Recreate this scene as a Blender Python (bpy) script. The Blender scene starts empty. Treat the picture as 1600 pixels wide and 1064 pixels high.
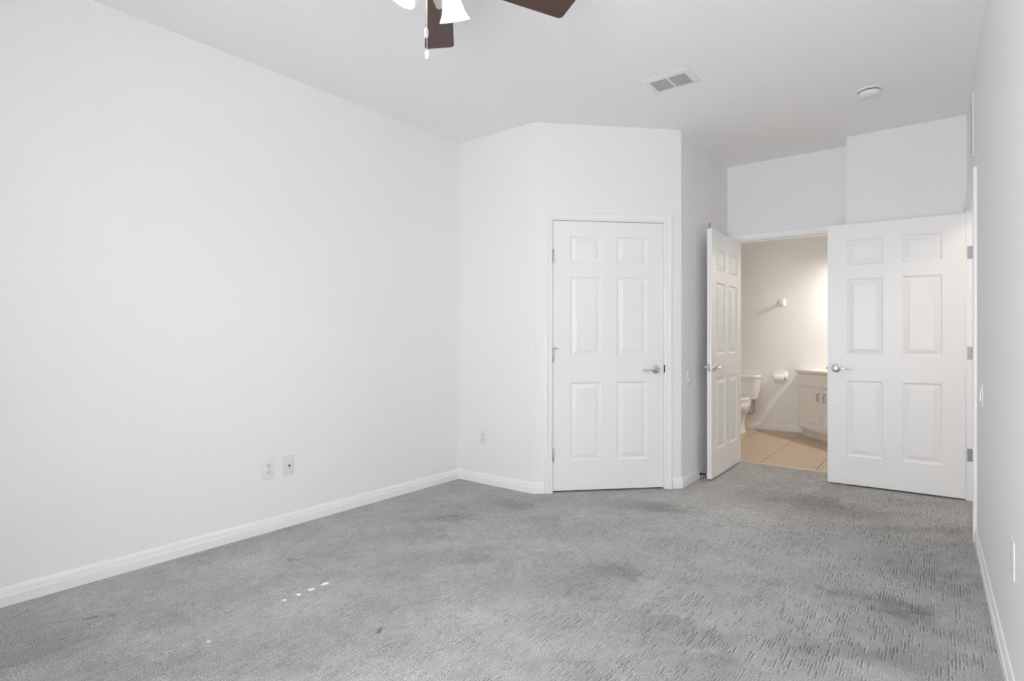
import bpy, bmesh, math, random
import numpy as np
from mathutils import Vector, Matrix

PI = math.pi
scene = bpy.context.scene
col = scene.collection
R = math.radians

# ------------------------------------------------------------------ camera
cam_data = bpy.data.cameras.new('camera')
cam_data.sensor_fit = 'HORIZONTAL'
cam_data.sensor_width = 36.0
cam_data.lens = 36.0 * 875.0 / 1600.0
cam_data.shift_y = -(532.0 - 529.0) / 1600.0
cam_data.clip_start = 0.02
cam = bpy.data.objects.new('camera', cam_data)
cam.location = (0.0, 0.0, 1.144)
cam.rotation_euler = (R(90), 0, math.atan(665.0 / 875.0))
col.objects.link(cam)
scene.camera = cam

# ------------------------------------------------------------------ world, exposure
SKY = 20.6
w = bpy.data.worlds.new('sky')
scene.world = w
w.use_nodes = True
bg = w.node_tree.nodes['Background']
bg.inputs['Color'].default_value = (0.985, 0.962, 1.03, 1)
bg.inputs['Strength'].default_value = SKY
vs = scene.view_settings
vs.view_transform = 'Standard'
vs.look = 'None'
vs.exposure = 0.0
vs.gamma = 1.0
vs.use_curve_mapping = False
cy = scene.cycles
cy.max_bounces = 16
cy.diffuse_bounces = 12
cy.glossy_bounces = 4
cy.transparent_max_bounces = 8
cy.transmission_bounces = 6
cy.sample_clamp_indirect = 6.0
cy.caustics_reflective = False
cy.caustics_refractive = False
cy.use_denoising = True
cy.denoising_prefilter = 'NONE'
cy.denoising_input_passes = 'RGB_ALBEDO_NORMAL'

FAN_W = 7.0         # fan lamp bulbs, watts each
BATH_W = 82.0       # bathroom sconce
HALL_W = 11.5       # hallway ceiling lamp

# sun outside, high above the rear wall
SUN = 11.0
SUN_DIR = Vector((0.0, math.cos(R(50)), -math.sin(R(50))))
sd_ = bpy.data.lights.new('sun', 'SUN')
sd_.energy = SUN
sd_.angle = R(0.3)
sd_.color = (1.0, 0.96, 0.90)
so_ = bpy.data.objects.new('sun', sd_)
so_.location = (-1.0, -6.0, 9.0)
so_.rotation_euler = SUN_DIR.to_track_quat('-Z', 'Y').to_euler()
col.objects.link(so_)

# daylight portal in the rear window opening
WX0, WX1, WZ0, WZ1 = -0.95, 0.10, 0.45, 2.10
VX0, VX1, VZ0, VZ1 = -2.75, -1.65, 0.95, 2.695   # added second window, its slotted blind shapes the sun spots
YR = -0.45
pl = bpy.data.lights.new('window_portal', 'AREA')
pl.shape = 'RECTANGLE'
pl.size = WX1 - WX0
pl.size_y = WZ1 - WZ0
pl.cycles.is_portal = True
po = bpy.data.objects.new('window_portal', pl)
po.location = ((WX0 + WX1) / 2, YR - 0.26, (WZ0 + WZ1) / 2)
po.rotation_euler = (R(90), 0, 0)
col.objects.link(po)


# ------------------------------------------------------------------ helpers
def tag(o, label=None, cat=None, group=None, kind=None):
    if label: o['label'] = label
    if cat: o['category'] = cat
    if group: o['group'] = group
    if kind: o['kind'] = kind
    return o


def empty(name, loc=(0, 0, 0), rz=0.0, label=None, cat=None, group=None):
    o = bpy.data.objects.new(name, None)
    o.empty_display_size = 0.05
    o.location = loc
    o.rotation_euler = (0, 0, rz)
    col.objects.link(o)
    return tag(o, label, cat, group)


class MB:
    """collects shapes, links them as one mesh object"""
    def __init__(self):
        self.bm = bmesh.new()

    def face(self, pts, smooth=False):
        vs_ = [self.bm.verts.new(p) for p in pts]
        f = self.bm.faces.new(vs_)
        f.smooth = smooth
        return self

    def box(self, a, b, m=None, bev=0.0, seg=2):
        x0, y0, z0 = a
        x1, y1, z1 = b
        p = [(x0, y0, z0), (x1, y0, z0), (x1, y1, z0), (x0, y1, z0), (x0, y0, z1), (x1, y0, z1), (x1, y1, z1), (x0, y1, z1)]
        t = bmesh.new()
        v = [t.verts.new(q) for q in p]
        for f in ((3, 2, 1, 0), (4, 5, 6, 7), (0, 1, 5, 4), (1, 2, 6, 5), (2, 3, 7, 6), (3, 0, 4, 7)):
            t.faces.new([v[i] for i in f])
        if bev > 0:
            bmesh.ops.bevel(t, geom=list(t.edges), offset=bev, segments=seg, profile=0.5, affect='EDGES')
            for f in t.faces: f.smooth = True
        self._merge(t, m)
        return self

    def prism(self, poly, z0, z1, m=None, bev=0.0, seg=2):
        t = bmesh.new()
        lo = [t.verts.new((x, y, z0)) for x, y in poly]
        hi = [t.verts.new((x, y, z1)) for x, y in poly]
        n = len(poly)
        t.faces.new(lo[::-1]); t.faces.new(hi)
        for i in range(n):
            t.faces.new((lo[i], lo[(i + 1) % n], hi[(i + 1) % n], hi[i]))
        bmesh.ops.recalc_face_normals(t, faces=list(t.faces))
        if bev > 0:
            bmesh.ops.bevel(t, geom=list(t.edges), offset=bev, segments=seg, profile=0.5, affect='EDGES')
            for f in t.faces: f.smooth = True
        self._merge(t, m)
        return self

    def lathe(self, prof, n=32, m=None, cap0=True, cap1=True, smooth=True, sx=1.0, sy=1.0):
        """prof: (radius, z) list, around local z"""
        t = bmesh.new()
        rings = []
        for r, z in prof:
            if r < 1e-6:
                rings.append([t.verts.new((0, 0, z))])
            else:
                rings.append([t.verts.new((r * sx * math.cos(2 * PI * i / n), r * sy * math.sin(2 * PI * i / n), z)) for i in range(n)])
        for a, b in zip(rings[:-1], rings[1:]):
            for i in range(n):
                j = (i + 1) % n
                if len(a) == 1 and len(b) == 1: continue
                if len(a) == 1: f = t.faces.new((a[0], b[j], b[i]))
                elif len(b) == 1: f = t.faces.new((a[i], a[j], b[0]))
                else: f = t.faces.new((a[i], a[j], b[j], b[i]))
                f.smooth = smooth
        if cap0 and len(rings[0]) > 1: t.faces.new(rings[0][::-1])
        if cap1 and len(rings[-1]) > 1: t.faces.new(rings[-1])
        bmesh.ops.recalc_face_normals(t, faces=list(t.faces))
        self._merge(t, m)
        return self

    def tube(self, pts, radii, n=12, m=None, flat=1.0, caps=True):
        """swept circle along points; flat scales the second axis"""
        t = bmesh.new()
        pts = [Vector(p) for p in pts]
        if not isinstance(radii, (list, tuple)): radii = [radii] * len(pts)
        up = Vector((0, 0, 1))
        d0 = (pts[1] - pts[0]).normalized()
        if abs(d0.dot(up)) > 0.9: up = Vector((0, 1, 0))
        rings = []
        for i, p in enumerate(pts):
            if i == 0: d = pts[1] - pts[0]
            elif i == len(pts) - 1: d = pts[-1] - pts[-2]
            else: d = (pts[i + 1] - pts[i]).normalized() + (pts[i] - pts[i - 1]).normalized()
            d.normalize()
            s = d.cross(up)
            if s.length < 1e-4: s = d.cross(Vector((1, 0, 0)))
            s.normalize()
            u = s.cross(d).normalized()
            up = u
            rings.append([t.verts.new(p + s * radii[i] * math.cos(2 * PI * k / n) + u * radii[i] * flat * math.sin(2 * PI * k / n)) for k in range(n)])
        for a, b in zip(rings[:-1], rings[1:]):
            for k in range(n):
                f = t.faces.new((a[k], a[(k + 1) % n], b[(k + 1) % n], b[k])); f.smooth = True
        if caps:
            t.faces.new(rings[0][::-1]); t.faces.new(rings[-1])
        bmesh.ops.recalc_face_normals(t, faces=list(t.faces))
        self._merge(t, m)
        return self

    def loft(self, rings, m=None, cap0=True, cap1=True, smooth=True):
        t = bmesh.new()
        rr = [[t.verts.new(p) for p in r] for r in rings]
        n = len(rr[0])
        for a, b in zip(rr[:-1], rr[1:]):
            for k in range(n):
                f = t.faces.new((a[k], a[(k + 1) % n], b[(k + 1) % n], b[k])); f.smooth = smooth
        if cap0: t.faces.new(rr[0][::-1])
        if cap1: t.faces.new(rr[-1])
        bmesh.ops.recalc_face_normals(t, faces=list(t.faces))
        self._merge(t, m)
        return self

    def _merge(self, t, m):
        if m is not None: bmesh.ops.transform(t, matrix=m, verts=list(t.verts))
        me = bpy.data.meshes.new('tmp')
        t.to_mesh(me); t.free()
        self.bm.from_mesh(me)
        bpy.data.meshes.remove(me)

    def build(self, name, mat, parent=None, loc=None, rot=None, sharp=True):
        me = bpy.data.meshes.new(name)
        self.bm.to_mesh(me); self.bm.free()
        if mat is not None: me.materials.append(mat)
        if sharp:
            try: me.set_sharp_from_angle(angle=R(40))
            except Exception: pass
        o = bpy.data.objects.new(name, me)
        if loc is not None: o.location = loc
        if rot is not None: o.rotation_euler = rot
        col.objects.link(o)
        if parent is not None: o.parent = parent
        return o


def T(x, y, z): return Matrix.Translation((x, y, z))
def RX(a): return Matrix.Rotation(R(a), 4, 'X')
def RY(a): return Matrix.Rotation(R(a), 4, 'Y')
def RZ(a): return Matrix.Rotation(R(a), 4, 'Z')


# ------------------------------------------------------------------ materials
def new_mat(name):
    m = bpy.data.materials.new(name)
    m.use_nodes = True
    nt = m.node_tree
    return m, nt, nt.nodes['Principled BSDF']


def mat(name, color, rough=0.5, metal=0.0, spec=0.5, bump=0.0, bscale=200.0, bdist=0.001, vary=0.0):
    m, nt, p = new_mat(name)
    p.inputs['Base Color'].default_value = (*color, 1)
    p.inputs['Roughness'].default_value = rough
    p.inputs['Metallic'].default_value = metal
    p.inputs['Specular IOR Level'].default_value = spec
    if bump > 0 or vary > 0:
        tc = nt.nodes.new('ShaderNodeTexCoord')
        nz = nt.nodes.new('ShaderNodeTexNoise')
        nz.inputs['Scale'].default_value = bscale
        nz.inputs['Detail'].default_value = 3
        nt.links.new(tc.outputs['Object'], nz.inputs['Vector'])
        if bump > 0:
            b = nt.nodes.new('ShaderNodeBump')
            b.inputs['Strength'].default_value = bump
            b.inputs['Distance'].default_value = bdist
            nt.links.new(nz.outputs['Fac'], b.inputs['Height'])
            nt.links.new(b.outputs['Normal'], p.inputs['Normal'])
        if vary > 0:
            r_ = nt.nodes.new('ShaderNodeMapRange')
            r_.inputs['To Min'].default_value = 1 - vary
            r_.inputs['To Max'].default_value = 1 + vary
            nt.links.new(nz.outputs['Fac'], r_.inputs['Value'])
            mx = nt.nodes.new('ShaderNodeVectorMath'); mx.operation = 'SCALE'
            mx.inputs[0].default_value = color
            nt.links.new(r_.outputs['Result'], mx.inputs['Scale'])
            nt.links.new(mx.outputs['Vector'], p.inputs['Base Color'])
    return m


M_wall = mat('wall_paint', (0.835, 0.833, 0.835), 0.6, spec=0.25, bump=0.12, bscale=160, bdist=0.002)
M_ceil = mat('ceiling_paint', (0.885, 0.882, 0.878), 0.85, spec=0.1, bump=0.2, bscale=140, bdist=0.003)
M_trim = mat('trim_paint', (0.86, 0.86, 0.865), 0.32, spec=0.45)
M_door = mat('door_paint', (0.85, 0.85, 0.85), 0.36, spec=0.45, bump=0.03, bscale=300, bdist=0.0005)
M_plas = mat('white_plastic', (0.80, 0.80, 0.775), 0.35)
M_ivory = mat('ivory_plastic', (0.74, 0.735, 0.69), 0.4)
M_fob = mat('fob_plastic', (0.55, 0.54, 0.52), 0.4)
M_dark = mat('dark_hole', (0.02, 0.02, 0.02), 0.6)
M_blackmetal = mat('black_metal', (0.015, 0.015, 0.016), 0.35, metal=0.6)
M_chrome = mat('chrome', (0.78, 0.78, 0.79), 0.12, metal=1.0)
M_nickel = mat('satin_nickel', (0.52, 0.52, 0.52), 0.35, metal=1.0)
M_steel = mat('dull_steel', (0.30, 0.30, 0.29), 0.45, metal=0.9)
M_rubber = mat('white_rubber', (0.8, 0.8, 0.8), 0.5)
M_vent = mat('vent_enamel', (0.82, 0.82, 0.81), 0.4)
M_slat = mat('vent_slat_enamel', (0.42, 0.42, 0.42), 0.45)
M_duct = mat('duct_grey', (0.05, 0.05, 0.05), 0.8)
M_ceramic = mat('white_ceramic', (0.85, 0.84, 0.82), 0.12, spec=0.6)
M_counter = mat('cultured_marble', (0.84, 0.82, 0.77), 0.18, spec=0.5, vary=0.02, bscale=6)
M_cab = mat('cabinet_paint', (0.82, 0.81, 0.785), 0.4)
M_pewter = mat('pewter', (0.30, 0.29, 0.27), 0.35, metal=0.9)
M_paper = mat('tissue_paper', (0.85, 0.84, 0.82), 0.9, spec=0.1)
M_brass = mat('brushed_nickel_fan', (0.62, 0.60, 0.57), 0.3, metal=1.0)
M_frame = mat('vinyl_frame', (0.82, 0.82, 0.82), 0.35)
M_hose = mat('braided_hose', (0.45, 0.45, 0.44), 0.4, metal=0.8)


def wood_mat():
    m, nt, p = new_mat('dark_walnut')
    tc = nt.nodes.new('ShaderNodeTexCoord')
    mp = nt.nodes.new('ShaderNodeMapping')
    mp.inputs['Scale'].default_value = (2.0, 38.0, 10.0)
    nz = nt.nodes.new('ShaderNodeTexNoise')
    nz.inputs['Scale'].default_value = 2.2
    nz.inputs['Detail'].default_value = 6
    nz.inputs['Distortion'].default_value = 0.6
    cr = nt.nodes.new('ShaderNodeValToRGB')
    cr.color_ramp.elements[0].position = 0.3
    cr.color_ramp.elements[0].color = (0.040, 0.016, 0.011, 1)
    cr.color_ramp.elements[1].position = 0.75
    cr.color_ramp.elements[1].color = (0.105, 0.045, 0.032, 1)
    nt.links.new(tc.outputs['Object'], mp.inputs['Vector'])
    nt.links.new(mp.outputs['Vector'], nz.inputs['Vector'])
    nt.links.new(nz.outputs['Fac'], cr.inputs['Fac'])
    nt.links.new(cr.outputs['Color'], p.inputs['Base Color'])
    p.inputs['Roughness'].default_value = 0.38
    return m


def tile_mat():
    m, nt, p = new_mat('beige_tile')
    tc = nt.nodes.new('ShaderNodeTexCoord')
    nz = nt.nodes.new('ShaderNodeTexNoise')
    mp = nt.nodes.new('ShaderNodeMapping')
    mp.inputs['Scale'].default_value = (2.5, 14.0, 1.0)
    nz.inputs['Scale'].default_value = 2.0
    nz.inputs['Detail'].default_value = 6
    cr = nt.nodes.new('ShaderNodeValToRGB')
    cr.color_ramp.elements[0].position = 0.3
    cr.color_ramp.elements[0].color = (0.47, 0.36, 0.26, 1)
    cr.color_ramp.elements[1].position = 0.72
    cr.color_ramp.elements[1].color = (0.57, 0.445, 0.33, 1)
    nt.links.new(tc.outputs['Object'], mp.inputs['Vector'])
    nt.links.new(mp.outputs['Vector'], nz.inputs['Vector'])
    nt.links.new(nz.outputs['Fac'], cr.inputs['Fac'])
    nt.links.new(cr.outputs['Color'], p.inputs['Base Color'])
    p.inputs['Roughness'].default_value = 0.35
    return m


# worn patches of the carpet pile, plus painted corner shade and brightness: (x, y, half length, half depth, strength), all lying slightly askew to the walls
WEAR_SHADE = [(-1.25, 3.55, .75, .55, -.13), (-.55, 3.5, .5, .5, -.06), (-1.6, 2.2, .7, .4, .06), (-0.15, 2.88, 0.116, 0.185, 0.3), (-0.02, 2.89, 0.099, 0.093, 0.2), (-0.33, 2.9, 0.093, 0.055, 0.22), (-0.12, 3.49, 0.244, 0.203, 0.14), (0.04, 3.28, 0.167, 0.235, 0.14), (-0.7, 4.42, 0.225, 0.213, 0.26),  # first three entries level the floor brightness, far lighter and middle darker
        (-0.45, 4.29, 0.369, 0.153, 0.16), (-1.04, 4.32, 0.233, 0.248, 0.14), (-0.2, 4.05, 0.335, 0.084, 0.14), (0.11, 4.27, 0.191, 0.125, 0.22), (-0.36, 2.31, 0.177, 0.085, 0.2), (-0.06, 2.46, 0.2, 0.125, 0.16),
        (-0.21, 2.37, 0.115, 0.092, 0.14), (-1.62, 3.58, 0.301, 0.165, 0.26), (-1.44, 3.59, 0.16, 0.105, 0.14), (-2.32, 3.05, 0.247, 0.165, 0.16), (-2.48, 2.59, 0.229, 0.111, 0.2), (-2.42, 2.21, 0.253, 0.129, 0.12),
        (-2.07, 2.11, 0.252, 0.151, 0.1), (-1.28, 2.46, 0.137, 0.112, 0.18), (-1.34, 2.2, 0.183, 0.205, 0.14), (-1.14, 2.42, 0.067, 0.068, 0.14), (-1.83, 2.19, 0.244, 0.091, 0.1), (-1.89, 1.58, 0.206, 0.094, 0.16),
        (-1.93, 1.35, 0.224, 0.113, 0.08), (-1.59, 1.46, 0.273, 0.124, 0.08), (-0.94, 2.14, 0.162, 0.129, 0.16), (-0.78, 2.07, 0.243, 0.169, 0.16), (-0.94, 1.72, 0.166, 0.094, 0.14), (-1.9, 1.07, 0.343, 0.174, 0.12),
        (-2.57, 0.97, 0.299, 0.135, 0.1), (-2.72, 0.6, 0.273, 0.254, 0.2), (-2.25, 0.71, 0.302, 0.138, 0.16), (-2.22, 1.7, 0.308, 0.073, 0.1), (-0.64, 1.93, 0.192, 0.092, 0.12), (-1.75, 2.59, 0.312, 0.121, -0.06),  # entries in the near left corner paint its shade into the pile
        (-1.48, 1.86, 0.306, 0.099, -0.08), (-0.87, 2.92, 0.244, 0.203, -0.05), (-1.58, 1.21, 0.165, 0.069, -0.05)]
# small dents and specks, short strokes: (x0, y0, x1, y1, radius, strength)
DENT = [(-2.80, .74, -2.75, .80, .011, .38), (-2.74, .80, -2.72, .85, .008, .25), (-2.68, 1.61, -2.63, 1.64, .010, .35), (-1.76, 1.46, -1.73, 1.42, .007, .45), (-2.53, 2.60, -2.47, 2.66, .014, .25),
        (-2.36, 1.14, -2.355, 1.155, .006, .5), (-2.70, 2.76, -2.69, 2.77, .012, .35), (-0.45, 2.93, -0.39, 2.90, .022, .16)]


def carpet_mat():
    m, nt, p = new_mat('grey_carpet')
    N, L = nt.nodes.new, nt.links.new
    at = N('ShaderNodeAttribute'); at.attribute_name = 'wear_shade'
    tc = N('ShaderNodeTexCoord')
    n1 = N('ShaderNodeTexNoise'); n1.inputs['Scale'].default_value = 230; n1.inputs['Detail'].default_value = 5; n1.inputs['Roughness'].default_value = 0.75
    n2 = N('ShaderNodeTexNoise'); n2.inputs['Scale'].default_value = 3.0; n2.inputs['Detail'].default_value = 4
    n3 = N('ShaderNodeTexNoise'); n3.inputs['Scale'].default_value = 34.0; n3.inputs['Detail'].default_value = 3
    for n in (n1, n2, n3): L(tc.outputs['Object'], n.inputs['Vector'])

    def mr(src, a, b):
        r = N('ShaderNodeMapRange')
        r.inputs['From Min'].default_value = 0.3; r.inputs['From Max'].default_value = 0.7
        r.inputs['To Min'].default_value = a; r.inputs['To Max'].default_value = b
        L(src, r.inputs['Value']); return r.outputs['Result']

    def mul(a, b):
        q = N('ShaderNodeMath'); q.operation = 'MULTIPLY'; L(a, q.inputs[0]); L(b, q.inputs[1]); return q.outputs[0]
    k = mul(mul(mr(n1.outputs['Fac'], 0.16, 1.84), mr(n2.outputs['Fac'], 0.92, 1.08)), mr(n3.outputs['Fac'], 0.94, 1.06))
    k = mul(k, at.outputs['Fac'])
    sc = N('ShaderNodeVectorMath'); sc.operation = 'SCALE'
    sc.inputs[0].default_value = (0.405, 0.403, 0.392)
    L(k, sc.inputs['Scale']); L(sc.outputs['Vector'], p.inputs['Base Color'])
    p.inputs['Roughness'].default_value = 0.95
    p.inputs['Specular IOR Level'].default_value = 0.1
    try:
        p.inputs['Sheen Weight'].default_value = 0.1
    except Exception:
        pass
    b = N('ShaderNodeBump'); b.inputs['Strength'].default_value = 0.7; b.inputs['Distance'].default_value = 0.004
    L(n1.outputs['Fac'], b.inputs['Height']); L(b.outputs['Normal'], p.inputs['Normal'])
    return m


def shade_mat():
    m, nt, p = new_mat('frosted_glass_lit')
    p.inputs['Base Color'].default_value = (0.95, 0.93, 0.90, 1)
    p.inputs['Roughness'].default_value = 0.3
    p.inputs['Emission Color'].default_value = (1.0, 0.97, 0.92, 1)
    p.inputs['Emission Strength'].default_value = 0.9
    tr = nt.nodes.new('ShaderNodeBsdfTranslucent')
    tr.inputs['Color'].default_value = (0.95, 0.93, 0.88, 1)
    mx = nt.nodes.new('ShaderNodeMixShader')
    mx.inputs['Fac'].default_value = 0.6
    out = nt.nodes['Material Output']
    nt.links.new(p.outputs[0], mx.inputs[1]); nt.links.new(tr.outputs[0], mx.inputs[2])
    nt.links.new(mx.outputs[0], out.inputs['Surface'])
    return m


def pane_mat():
    m = bpy.data.materials.new('window_glass'); m.use_nodes = True
    nt = m.node_tree
    nt.nodes.remove(nt.nodes['Principled BSDF'])
    a = nt.nodes.new('ShaderNodeBsdfTransparent'); a.inputs['Color'].default_value = (0.96, 0.98, 0.97, 1)
    g = nt.nodes.new('ShaderNodeBsdfGlossy'); g.inputs['Roughness'].default_value = 0.02
    mx = nt.nodes.new('ShaderNodeMixShader'); mx.inputs['Fac'].default_value = 0.06
    nt.links.new(a.outputs[0], mx.inputs[1]); nt.links.new(g.outputs[0], mx.inputs[2])
    nt.links.new(mx.outputs[0], nt.nodes['Material Output'].inputs['Surface'])
    return m


M_wood = wood_mat()
M_tile = tile_mat()
M_grout = mat('grout', (0.40, 0.32, 0.25), 0.9)
M_carpet = carpet_mat()
M_shade = shade_mat()
M_pane = pane_mat()

# ------------------------------------------------------------------ room plan (metres, y runs along the long wall, camera at the origin)
H = 2.74
TH = 0.115
P = [(-3.202, YR), (-3.125, 3.39), (-2.37, 3.39), (-1.562, 4.198), (-1.562, 5.38), (-0.575, 5.38), (-0.575, 5.14), (0.165, 5.14), (0.218, YR)]
NP = len(P)


def off_poly(P, t):
    out = []
    n = len(P)
    for i in range(n):
        a, b, c = Vector(P[i - 1]), Vector(P[i]), Vector(P[(i + 1) % n])
        d1, d2 = (b - a).normalized(), (c - b).normalized()
        n1, n2 = Vector((-d1.y, d1.x)), Vector((-d2.y, d2.x))   # outward for a clockwise plan
        k = (n1 + n2); k.normalize()
        out.append(tuple(b + k * (t / k.dot(n1))))
    return out


OUT = off_poly(P, TH)


def wall(name, i, label, opening=None, TH=TH):
    """opening: (s0, s1, z0, z1) along the segment"""
    j = (i + 1) % NP
    a, b, ao, bo = Vector(P[i]), Vector(P[j]), Vector(OUT[i]), Vector(OUT[j])
    if TH > .2: ao, bo = Vector((ao.x, a.y - TH)), Vector((bo.x, b.y - TH))
    m = MB()
    if opening is None:
        m.prism([a, b, bo, ao], 0, H)
    else:
        d = (b - a).normalized(); nrm = Vector((-d.y, d.x))
        p0, p0o = a, ao
        for s0, s1, z0, z1 in (opening if isinstance(opening, list) else [opening]):
            q0, q1 = a + d * s0, a + d * s1
            q0o, q1o = q0 + nrm * TH, q1 + nrm * TH
            m.prism([p0, q0, q0o, p0o], 0, H)
            m.prism([q0, q1, q1o, q0o], z1, H)
            if z0 > 0: m.prism([q0, q1, q1o, q0o], 0, z0)
            p0, p0o = q1, q1o
        m.prism([p0, b, bo, p0o], 0, H)
    o = m.build(name, M_wall)
    return tag(o, label, 'wall', kind='structure')


S2 = math.sqrt(2)
CL0, CL1, CLH = 0.1395, 1.0025, 2.024           # closet leaf clear opening along the diagonal wall
BX0, BX1, BH = -1.475, -0.612, 2.038            # bathroom clear opening
EY0, EY1, EH = 4.135, 5.098, 2.045              # entry clear opening on the right wall
JB = 0.019                                      # jamb thickness
wall('wall_left', 0, 'long blank white wall with an outlet and a cable plate low on it')
wall('wall_back', 1, 'short white wall between the long blank wall and the closet corner')
wall('wall_closet', 2, 'angled white wall that holds the closed six panel door', (CL0 - JB, CL1 + JB, 0, CLH + JB))
wall('wall_alcove', 3, 'narrow shaded white wall behind the open bathroom door')
wall('wall_bathroom', 4, 'white wall above and around the bathroom doorway', (BX0 - JB - P[4][0], BX1 + JB - P[4][0], 0, BH + JB))
wall('wall_return', 5, 'narrow step in the white wall beside the bathroom doorway')
wall('wall_recess', 6, 'white wall behind the open door on the far end of the room')
dR = (Vector(P[8]) - Vector(P[7])).normalized()
wall('wall_right', 7, 'white wall with a switch and an outlet plate beside the entry doorway', ((5.14 - EY1 - JB) / -dR.y, (5.14 - EY0 + JB) / -dR.y, 0, EH + JB))
wall('wall_rear', 8, 'white wall with the window, opposite the closet', [(P[8][0] - WX1, P[8][0] - WX0, WZ0, WZ1), (P[8][0] - VX1, P[8][0] - VX0, VZ0, VZ1)], TH=.24)  # unseen wall thickened so deep reveals cut daylight on the near left wall


def xr(y): return P[7][0] + (P[8][0] - P[7][0]) * (5.14 - y) / (5.14 - YR)    # right wall face
def xl(y): return -3.125 + 0.02 * (y - 3.39)                                  # left wall face


# ceiling slab
tag(MB().box((-3.4, YR - 0.2, H), (1.75, 7.75, H + 0.12)).build('ceiling', M_ceil), 'smooth pale grey white ceiling', 'ceiling', kind='structure')

# carpet floor with its cut-and-loop rib pattern as real relief
def carpet():
    DX, DY = 0.00265, 0.009
    x = np.arange(-3.36, 0.34, DX); y = np.arange(YR - 0.12, 5.452, DY)
    nx, ny = len(x), len(y)
    rng = np.random.default_rng(7)
    X, Y = np.meshgrid(x, y)
    ix = np.arange(nx); row = ix // 4; ph = ix % 4
    nrow = row.max() + 1
    # blocks of three to six parallel ribs share start and length; the tufted line runs along y
    z = np.zeros((ny, nx))
    blk = np.zeros(nrow, int); r0 = 0; b = 0
    while r0 < nrow:
        n = int(rng.integers(1, 5)); blk[r0:r0 + n] = b; b += 1; r0 += n
    iy = np.arange(ny) * DY
    g = np.zeros((ny, nrow))
    # low frequency density field
    def lowf(sx, sy, seed):
        q = np.random.default_rng(seed)
        gx, gy = int((x[-1] - x[0]) / sx) + 3, int((y[-1] - y[0]) / sy) + 3
        a = q.random((gy, gx))
        fx = (x - x[0]) / sx; fy = (y - y[0]) / sy
        i0 = fx.astype(int); j0 = fy.astype(int)
        tx = fx - i0; ty = fy - j0
        tx = tx * tx * (3 - 2 * tx); ty = ty * ty * (3 - 2 * ty)
        A = a[j0][:, i0]; B = a[j0][:, i0 + 1]; C = a[j0 + 1][:, i0]; D = a[j0 + 1][:, i0 + 1]
        return (A * (1 - tx) + B * tx) * (1 - ty)[:, None] + (C * (1 - tx) + D * tx) * ty[:, None]
    dens = lowf(.10, .16, 3)[:, ::4][:, :nrow] * 0.5 + lowf(.035, .06, 4)[:, ::4][:, :nrow] * 0.5
    for k in range(b):
        rows = np.where(blk == k)[0]
        t = rng.random() * -0.1
        while t < iy[-1]:
            ln = rng.choice([.020, .026, .034, .044, .060])
            on = rng.random() < 0.64
            if on:
                for r in rows:
                    if rng.random() < 0.68:
                        e = (rng.random() - .5) * .03
                        l2 = ln * (.7 + .6 * rng.random())
                        j0, j1 = int(max(t + e, 0) / DY), int(max(t + e + l2, 0) / DY)
                        g[j0:j1 + 1, r] = 0.5 + 0.5 * rng.random()
            t += ln + rng.choice([.0, .009, .018, .03])
    g *= np.clip((dens - 0.20) * 3.0, 0.2, 1)
    gg = g[:, row]
    z += np.array([-.0042, .0014, .0012, -.0022])[ph][None, :] * np.where(ph[None, :] == 3, np.roll(gg, -1, 1), gg)
    z += (rng.random((ny, nx)) - 0.5) * 0.0011
    wear_shade = np.ones((ny, nx))
    n1 = lowf(.11, .11, 11) - .5
    n2 = lowf(.045, .045, 12) - .5
    n4 = lowf(.3, .3, 13) - .5
    n3 = lowf(.018, .03, 14) - .5
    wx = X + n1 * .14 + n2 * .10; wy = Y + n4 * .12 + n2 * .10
    for cx_, cy_, rx, ry, s in WEAR_SHADE:
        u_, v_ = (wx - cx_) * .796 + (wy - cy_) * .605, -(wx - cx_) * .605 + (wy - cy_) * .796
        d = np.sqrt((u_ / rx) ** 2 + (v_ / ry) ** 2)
        wear_shade *= 1 - s * np.clip((1.25 - d) / 0.8, 0, 1) ** 1.2
    wear_shade *= 1 + 0.10 * n1 + 0.12 * n2 + 0.06 * n4 + 0.10 * n3
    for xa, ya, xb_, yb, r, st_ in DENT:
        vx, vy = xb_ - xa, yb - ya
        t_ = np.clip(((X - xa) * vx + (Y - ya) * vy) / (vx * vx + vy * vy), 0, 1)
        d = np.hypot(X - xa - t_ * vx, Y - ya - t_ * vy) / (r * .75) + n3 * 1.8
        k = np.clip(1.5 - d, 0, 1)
        wear_shade *= 1 - st_ * k
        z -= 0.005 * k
    # groove shade and lit rib edges are painted into the pile colour
    wear_shade *= 1 + np.array([-.40, .34, .26, -.40])[ph][None, :] * np.where(ph[None, :] == 3, np.roll(gg, -1, 1), gg)
    z = np.minimum(z, 0.0022)
    co = np.stack([X, Y, z], -1).reshape(-1, 3).astype(np.float32)
    idx = (np.arange(ny - 1)[:, None] * nx + np.arange(nx - 1)[None, :]).ravel()
    quads = np.stack([idx, idx + 1, idx + 1 + nx, idx + nx], -1).astype(np.int32)
    me = bpy.data.meshes.new('floor')
    me.vertices.add(nx * ny); me.vertices.foreach_set('co', co.ravel())
    nf = len(quads)
    me.loops.add(nf * 4); me.loops.foreach_set('vertex_index', quads.ravel())
    me.polygons.add(nf)
    me.polygons.foreach_set('loop_start', np.arange(nf, dtype=np.int32) * 4)
    me.polygons.foreach_set('loop_total', np.full(nf, 4, np.int32))
    me.polygons.foreach_set('use_smooth', np.ones(nf, bool))
    me.update(calc_edges=True)
    a = me.attributes.new('wear_shade', 'FLOAT', 'POINT')
    a.data.foreach_set('value', np.clip(wear_shade, 0.3, 1.3).ravel().astype(np.float32))
    me.materials.append(M_carpet)
    o = bpy.data.objects.new('floor', me); col.objects.link(o)
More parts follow.
